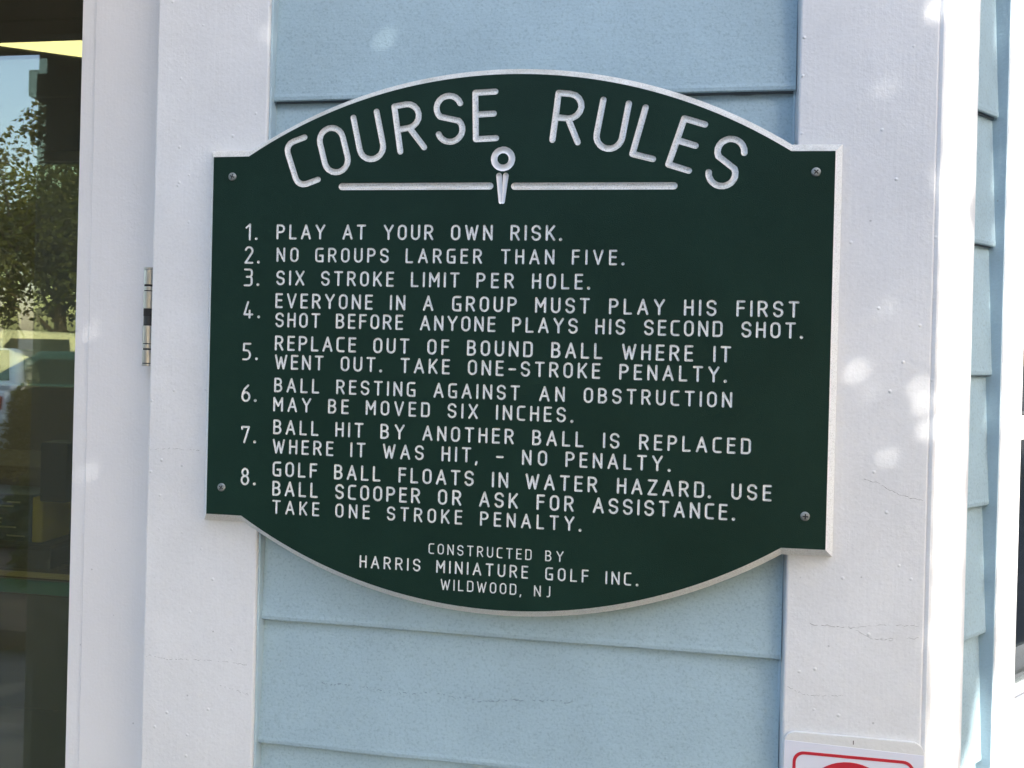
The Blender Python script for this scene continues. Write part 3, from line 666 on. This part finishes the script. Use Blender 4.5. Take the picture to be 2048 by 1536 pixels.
# ------------------------------------------------------------------ cars across the parking lot
def car(name, label, paintm, kind, loc, rz):
    t = thing(name, label, 'car', 'parked cars', loc, rz)
    L = 4.5 if kind != 'suv' else 4.6; hw = .88
    if kind == 'sedan': prof = [(0, .35), (.02, .62), (.15, .72), (1.15, .90), (1.95, 1.40), (3.05, 1.42), (3.75, 1.02), (4.4, .98), (4.5, .7), (4.48, .35)]
    else: prof = [(0, .40), (.02, .75), (.15, .90), (1.15, 1.05), (1.75, 1.62), (3.9, 1.68), (4.45, 1.10), (4.6, .95), (4.58, .40)]
    belt = 1.0 if kind == 'sedan' else 1.08
    m = MB(); n = len(prof); secs = [(-hw, 1), (-hw+.06, 0), (hw-.06, 0), (hw, 1)]
    def pt(p, q, s):
        inset = max(0, q-belt)*.32
        y = (abs(s)-inset)*(1 if s > 0 else -1)
        return Vector((p-L/2, y, q))
    rows = []
    for s, e in secs:
        k = .03 if e else 0
        rows.append([pt(p + (k if p < L/2 else -k), q - (k if q > .5 else -k), s) for p, q in prof])
    vs = [v for r in rows for v in r]; fs = [tuple(range(n)), tuple(range(3*n, 4*n))[::-1]]
    for i in range(3):
        for k in range(n): fs.append((i*n+k, i*n+(k+1) % n, (i+1)*n+(k+1) % n, (i+1)*n+k))
    m.add(vs, fs); m.build('body', paintm, t, bevel=.03)
    a, b_, c_, d = (3, 4, 5, 6)
    def quad(p0, p1, f0, f1, side=None):
        A, B = Vector(prof[p0]), Vector(prof[p1]); u, v = A.lerp(B, f0), A.lerp(B, f1)
        mm = MB(); ww = hw-.12
        nrm = Vector((-(B-A).y, 0, (B-A).x)).normalized()*.012
        P = [pt(u.x, u.y, -ww)+nrm, pt(u.x, u.y, ww)+nrm, pt(v.x, v.y, ww)+nrm, pt(v.x, v.y, -ww)+nrm]
        mm.add(P + [p - nrm*1.6 for p in P], [(0, 1, 2, 3), (0, 1, 5, 4), (1, 2, 6, 5), (2, 3, 7, 6), (3, 0, 4, 7), (4, 5, 6, 7)]); return mm
    ws = quad(a, b_, .08, .93).build('windscreen', 'carglass', t); quad(c_, d, .08, .9).build('rear_window', 'carglass', t)
    for s in (-1, 1):
        for x0, x1 in ((.08, .48), (.53, .95)):
            A, B, Cc, D = [Vector(prof[i]) for i in (a, b_, c_, d)]
            lo = belt + .04; hi = B.y - .09
            def xx(q, f):
                l = A.x + (B.x-A.x)*(q-A.y)/(B.y-A.y) + .12; r_ = D.x + (Cc.x-D.x)*(q-D.y)/(Cc.y-D.y) - .12
                return l + (r_-l)*f
            mm = MB(); P = [pt(xx(lo, x0), lo, s*hw), pt(xx(lo, x1), lo, s*hw), pt(xx(hi, x1), hi, s*hw), pt(xx(hi, x0), hi, s*hw)]
            o = Vector((0, s*.008, .003)); mm.add([p+o for p in P] + [p-o*2 for p in P], [(0, 1, 2, 3), (0, 1, 5, 4), (1, 2, 6, 5), (2, 3, 7, 6), (3, 0, 4, 7), (4, 5, 6, 7)]); mm.build('side_window', 'carglass', t)
    for x in (.85, L-.9):
        for s in (-1, 1):
            mm = MB(); mm.tube([(x-L/2, s*(hw-.2), .33), (x-L/2, s*(hw+.01), .33)], .33, 24); wl = mm.build('wheel', 'rubber', t)
            mm = MB(); mm.tube([(x-L/2, s*(hw-.05), .33), (x-L/2, s*(hw+.018), .33)], .2, 16); mm.build('rim', 'carsilver', wl)
    for s in (-1, 1):
        mm = MB(); mm.box(-L/2-.01, -L/2+.12, s*.62-.17, s*.62+.17, .60, .72); mm.build('headlight', 'print', t, bevel=.02)
        mm = MB(); mm.box(L/2-.12, L/2+.012, s*.66-.15, s*.66+.15, .78, .93); mm.build('tail_light', 'lampred', t, bevel=.02)
    mm = MB(); mm.box(L/2-.05, L/2+.03, -.26, .26, .62, .74); mm.build('number_plate', 'print', t)
    return t
car('parked_car', 'white sedan parked facing the round tan shrub', 'carwhite', 'sedan', (-8.3, -8.3, -.02), R(60))
car('parked_car', 'silver sedan parked beside the white sedan', 'carsilver', 'sedan', (-11.0, -8.6, -.02), R(60))
car('parked_car', 'white SUV parked behind the kiosk', 'carwhite', 'suv', (-9.9, 13.2, -.02), R(-128))
car('parked_car', 'blue sedan parked behind the kiosk', 'carblue', 'sedan', (-6.6, 8.6, -.02), R(8))
# ------------------------------------------------------------------ vegetation
def leaf(bm_v, bm_f, p, d, s, rnd):
    a = d.orthogonal().normalized(); a = Matrix.Rotation(rnd.uniform(0, 6.28), 3, d) @ a
    k = len(bm_v); wv = a*s*.33; t = d*s; drop = a.cross(d)*s*.18
    bm_v += [p, p + t*.45 + wv + drop*.4, p + t, p + t*.45 - wv + drop*.4]
    bm_f.append((k, k+1, k+2, k+3))
def rdir(rnd): 
    while True:
        v = Vector((rnd.uniform(-1, 1), rnd.uniform(-1, 1), rnd.uniform(-1, 1)))
        if .05 < v.length < 1: return v.normalized()
def tree(name, label, x, y, h, rad, n, ls, seed, mt='leaf', group=None, zb=0.):
    rnd = random.Random(seed); t = thing(name, label, 'tree', group, (x, y, zb))
    m = MB(); tips = []
    m.tube([(0, 0, 0), (.05, .03, h*.3), (-.04, .02, h*.62)], [.05*h*.5+.03, .04*h*.5+.02, .03], 9)
    for i in range(11):
        a = rnd.uniform(0, 6.28); e = rnd.uniform(.1, 1.1); z0 = h*rnd.uniform(.28, .6)
        d = Vector((math.cos(a)*math.cos(e), math.sin(a)*math.cos(e), math.sin(e)))*rad*rnd.uniform(.5, .95)
        q = Vector((0, 0, z0)) + d; m.tube([(0, 0, z0), Vector((0, 0, z0)) + d*.5 + Vector((0, 0, .1)), q], [.045, .03, .012], 6); tips.append(q)
    m.build('trunk', 'trunk', t)
    V, F = [], []
    cl = [Vector((rnd.gauss(0, .5)*rad, rnd.gauss(0, .5)*rad, h*.66 + rnd.gauss(0, .42)*h*.36)) for _ in range(26)] + tips
    for c in cl:
        r = rad*rnd.uniform(.22, .42)
        for _ in range(n//len(cl)):
            p = c + rdir(rnd)*r*rnd.random()**.45
            d = (rdir(rnd) + Vector((0, 0, -.4))).normalized(); leaf(V, F, p, d, ls*rnd.uniform(.7, 1.3), rnd)
    mm = MB(); mm.add(V, F); mm.build('crown', mt, t, fix=False)
    return t
def copy_tree(src, label, x, y, rz, sc, group):
    o = src.copy(); C.objects.link(o); o.location = (x, y, 0); o.rotation_euler = (0, 0, rz); o.scale = (sc,)*3
    o['label'] = label; o['group'] = group
    for ch in list(src.children):
        c = ch.copy(); C.objects.link(c); c.parent = o
    return o
G1 = 'trees beyond the parking lot'
k = 0
TL_ = ['green broadleaf tree beyond the white sedan, left neighbour of the palm', 'olive broadleaf tree close behind the palm trunk', 'green broadleaf tree standing past the end of the silver sedan', 'olive broadleaf tree, farthest out behind the palm', 'tall green broadleaf tree, tallest beyond the parking lot', 'olive broadleaf tree at the sunny end of the parking lot']
for x, y, h, r_ in ((-13.6, -15.4, 6.2, 2.9), (-15.4, -13.2, 6.4, 2.8), (-11.4, -17.8, 6.6, 2.9), (-18.5, -17, 6.5, 3.2), (-15, -21, 7.0, 3.2), (-9.5, -20.5, 6, 3.0)):
    tree('broadleaf_tree', TL_[k], x, y, h, r_, 16000, .13, 30+k, 'leaf2' if k % 2 else 'leaf', G1); k += 1
src_ = [o for o in C.objects if o.name.startswith('broadleaf_tree')]
rnd = random.Random(5)
for i in range(18):  # out-of-frame trees added to block light from the low sky
    a = R(-62 + i*10.5); d = rnd.uniform(13, 16)
    if R(-66) < a < R(-20): continue
    copy_tree(src_[i % 3 + 3], 'tall broadleaf tree added out of view to screen the low sky', d*math.sin(a), -d*math.cos(a), rnd.uniform(0, 6), rnd.uniform(1.05, 1.3), 'added sky-screen trees')
for x, y, h in ((-12.4, 15.5, 5.6), (-14.9, 17.6, 6.4), (-10.6, 18.4, 6.4), (-16.5, 15, 6)):
    tree('broadleaf_tree', ['green broadleaf tree right behind the white SUV', 'tall green tree at the back behind the kiosk, past the SUV', 'green tree behind the blue sedan at the back of the kiosk', 'green tree at the far corner behind the kiosk'][k-6], x, y, h, 2.8, 20000, .12, 50+k, 'leaf', 'trees behind the kiosk'); k += 1
for x, y in ((-3.2, -3.6), (-3.9, -4.3), (-2.6, -4.6)):
    rnd = random.Random(int(x*100)); t = thing('round_shrub', 'low round green shrub in the mulch bed by the porch', 'shrub', 'shrubs in the planting bed', (x, y, .09))
    V, F = [], []
    for _ in range(2200):
        d = rdir(rnd); d.z = abs(d.z); leaf(V, F, Vector((d.x*.38, d.y*.38, d.z*.55))*rnd.random()**.3, (d+rdir(rnd)*.7).normalized(), .07, rnd)
    m = MB(); m.tube([(0, 0, 0), (0, 0, .3)], [.03, .015], 6); m.build('stem', 'trunk', t)
    m = MB(); m.add(V, F); m.build('foliage', 'leaf', t, fix=False)
t = thing('round_shrub', 'tall rounded tan shrub standing in front of the white sedan', 'shrub', None, (-6.35, -7.05, 0)); rnd = random.Random(6); V, F = [], []
for _ in range(3500):
    d = rdir(rnd); d.z = abs(d.z); leaf(V, F, Vector((d.x*.36, d.y*.36, d.z*1.0))*rnd.random()**.25 + Vector((0, 0, .05)), (d+rdir(rnd)*.7).normalized(), .06, rnd)
m = MB(); m.tube([(0, 0, 0), (0, 0, .5)], [.03, .015], 6); m.build('stem', 'trunk', t)
m = MB(); m.add(V, F); m.build('foliage', 'tan', t, fix=False)
# palm
t = thing('palm_tree', 'palm tree with drooping feather fronds beyond the parked cars', 'tree', None, (-12.9, -12.6, 0))
m = MB(); m.tube([(0, 0, 0), (.08, 0, 1.6), (.02, .05, 3.3)], [.2, .16, .15], 12); m.build('trunk', 'trunk', t)
rnd = random.Random(9)
for i in range(24):
    a = i*2.4; e = rnd.uniform(-.35, 1.25); V, F = [], []; ln = 1.7
    hd = Vector((math.cos(a), math.sin(a), 0)); pts = []
    for s in range(15):
        u = s/14; pts.append(Vector((.02, .05, 3.3)) + hd*(ln*u*math.cos(e*.6)) + Vector((0, 0, ln*(u*math.sin(e) - .75*u*u))))
    sd = hd.cross(Vector((0, 0, 1)))
    for s in range(2, 15):
        d = (pts[s]-pts[s-1]).normalized(); le = .52*math.sin(min(1, s/14*.9+.15)*math.pi*.95)+.08
        for q in (-1, 1):
            tip = pts[s] + (sd*q*.8 + d*.55 + Vector((0, 0, -.35))).normalized()*le; k0 = len(V)
            V += [pts[s]-d*.025, pts[s]+d*.025, tip]; F.append((k0, k0+1, k0+2))
    mm = MB(); mm.add(V, F); mm.tube(pts, [.016]*15, 5); mm.build('frond', 'leaf2', t, fix=False)
# shade tree on the sunny side: its canopy casts the dappled shade on the wall
rnd = random.Random(77)
# small openings between the leaves (position on the wall plane, radii)
GAPS = [(.411, -.023, .0088, .0092), (.443, -.117, .0074, .0074), (.474, -.040, .0068, .0085), (.480, -.058, .0080, .0100), (.487, -.085, .008, .012), (.484, .372, .012, .009), (.430, .285, .0036, .0052), (.436, .045, .0040, .0040), (.424, -.046, .0050, .0050), (-.285, .37, .0034, .006), (-.13, .375, .004, .007), (-.51, .03, .0036, .006), (-.51, -.16, .0040, .009)]
def in_hole(P):
    """does the shadow polygon P touch one of the openings"""
    n = len(P)
    for gx, gz, rx, rz in GAPS:
        rx *= .62; rz *= .62
        Q = [((x-gx)/rx, (z-gz)/rz) for x, z in P]
        if min(q[0] for q in Q) > 1 or max(q[0] for q in Q) < -1 or min(q[1] for q in Q) > 1 or max(q[1] for q in Q) < -1: continue
        ins = False
        for i in range(n):
            (ax, az), (bx, bz) = Q[i-1], Q[i]
            if (az > 0) != (bz > 0) and ax + (0-az)*(bx-ax)/(bz-az) > 0: ins = not ins
            L2 = (bx-ax)**2 + (bz-az)**2 + 1e-12; t_ = max(0, min(1, -(ax*(bx-ax)+az*(bz-az))/L2))
            if (ax+t_*(bx-ax))**2 + (az+t_*(bz-az))**2 < 1: return True
        if ins: return True
    return False
def is_gap(u, z, rnd_):
    if u > .712: return 1. if z < .62 else .5
    if .506 < u < .574:
        return 1.1 + .5*noise.noise(Vector((u*14, z*7, 3.1)))
    if u > .655 + .03*math.sin(z*31) and z < -.36 - .05*math.sin(u*60): return 1.
    return 0.
t = thing('shade_tree', 'broad shade tree with dense dark leaves standing in front of the kiosk', 'tree', None, (3.0, -4.7, .09))
base = Vector((3.0, -4.7, .09))
m = MB(); m.tube([(0, 0, 0), (.05, .1, 1.3), (-.2, .4, 2.3)], [.17, .13, .09], 12)
for i in range(9):
    q = Vector((rnd.uniform(-2.2, .8), rnd.uniform(-.3, 2.6), rnd.uniform(2.3, 3.6)))
    hit = False
    pth = [Vector((-.1, .3, 2.1)), Vector((-.1, .3, 2.1)).lerp(q, .5) + Vector((0, 0, .2)), q]
    for f in range(13):
        p = base + (pth[0].lerp(pth[1], f/6) if f < 6 else pth[1].lerp(pth[2], (f-6)/6)); p = p - SUN*(p.y/SUN.y)
        if is_gap(p.x, p.z-Z0, rnd) > .3 or p.x > .45 or any(math.hypot(p.x-g_[0], p.z-Z0-g_[1]) < .08 for g_ in GAPS): hit = True
    if not hit: m.tube(pth, [.06, .04, .012], 7)
m.build('trunk', 'trunk', t)
V, F = [], []
def try_leaf(p, s):
    d = (rdir(rnd) + Vector((0, 0, -.35))).normalized(); v, f = [], []
    leaf(v, f, p, d, s, rnd); pr = 1.
    for q in v + [(v[0]+v[2])/2, (v[1]+v[3])/2, (v[0]+v[1])/2, (v[1]+v[2])/2, (v[2]+v[3])/2, (v[3]+v[0])/2]:
        w_ = q - SUN*(q.y/SUN.y); g_ = is_gap(w_.x, w_.z-Z0, rnd); pr = min(pr, 1-g_)
    if rnd.random() < pr and not in_hole([(q.x, q.z-Z0) for q in (p_ - SUN*(p_.y/SUN.y) for p_ in v)]):
        k = len(V); V.extend([q - base for q in v]); F.append(tuple(i+k for i in f[0]))
for _ in range(30000):
    tp = Vector((rnd.uniform(-1.0, .80), 0, Z0 + rnd.uniform(-.85, .7)))
    try_leaf(tp + SUN*rnd.uniform(1.9, 3.6), rnd.uniform(.035, .08))
for gx, gz, rx, rz in GAPS:
    for _ in range(1200): try_leaf(Vector((gx + rnd.gauss(0, .05), 0, Z0 + gz + rnd.gauss(0, .05))) + SUN*rnd.uniform(1.9, 3.), rnd.uniform(.015, .035))
for _ in range(9000):
    d = rdir(rnd)*rnd.random()**.4
    p = base + Vector((-.9 + d.x*2.1, 1.1 + d.y*1.7, 3.1 + d.z*1.1))
    if p.y < -1.4: try_leaf(p, rnd.uniform(.06, .11))
m = MB(); m.add(V, F); m.build('crown', 'leaf', t, fix=False)
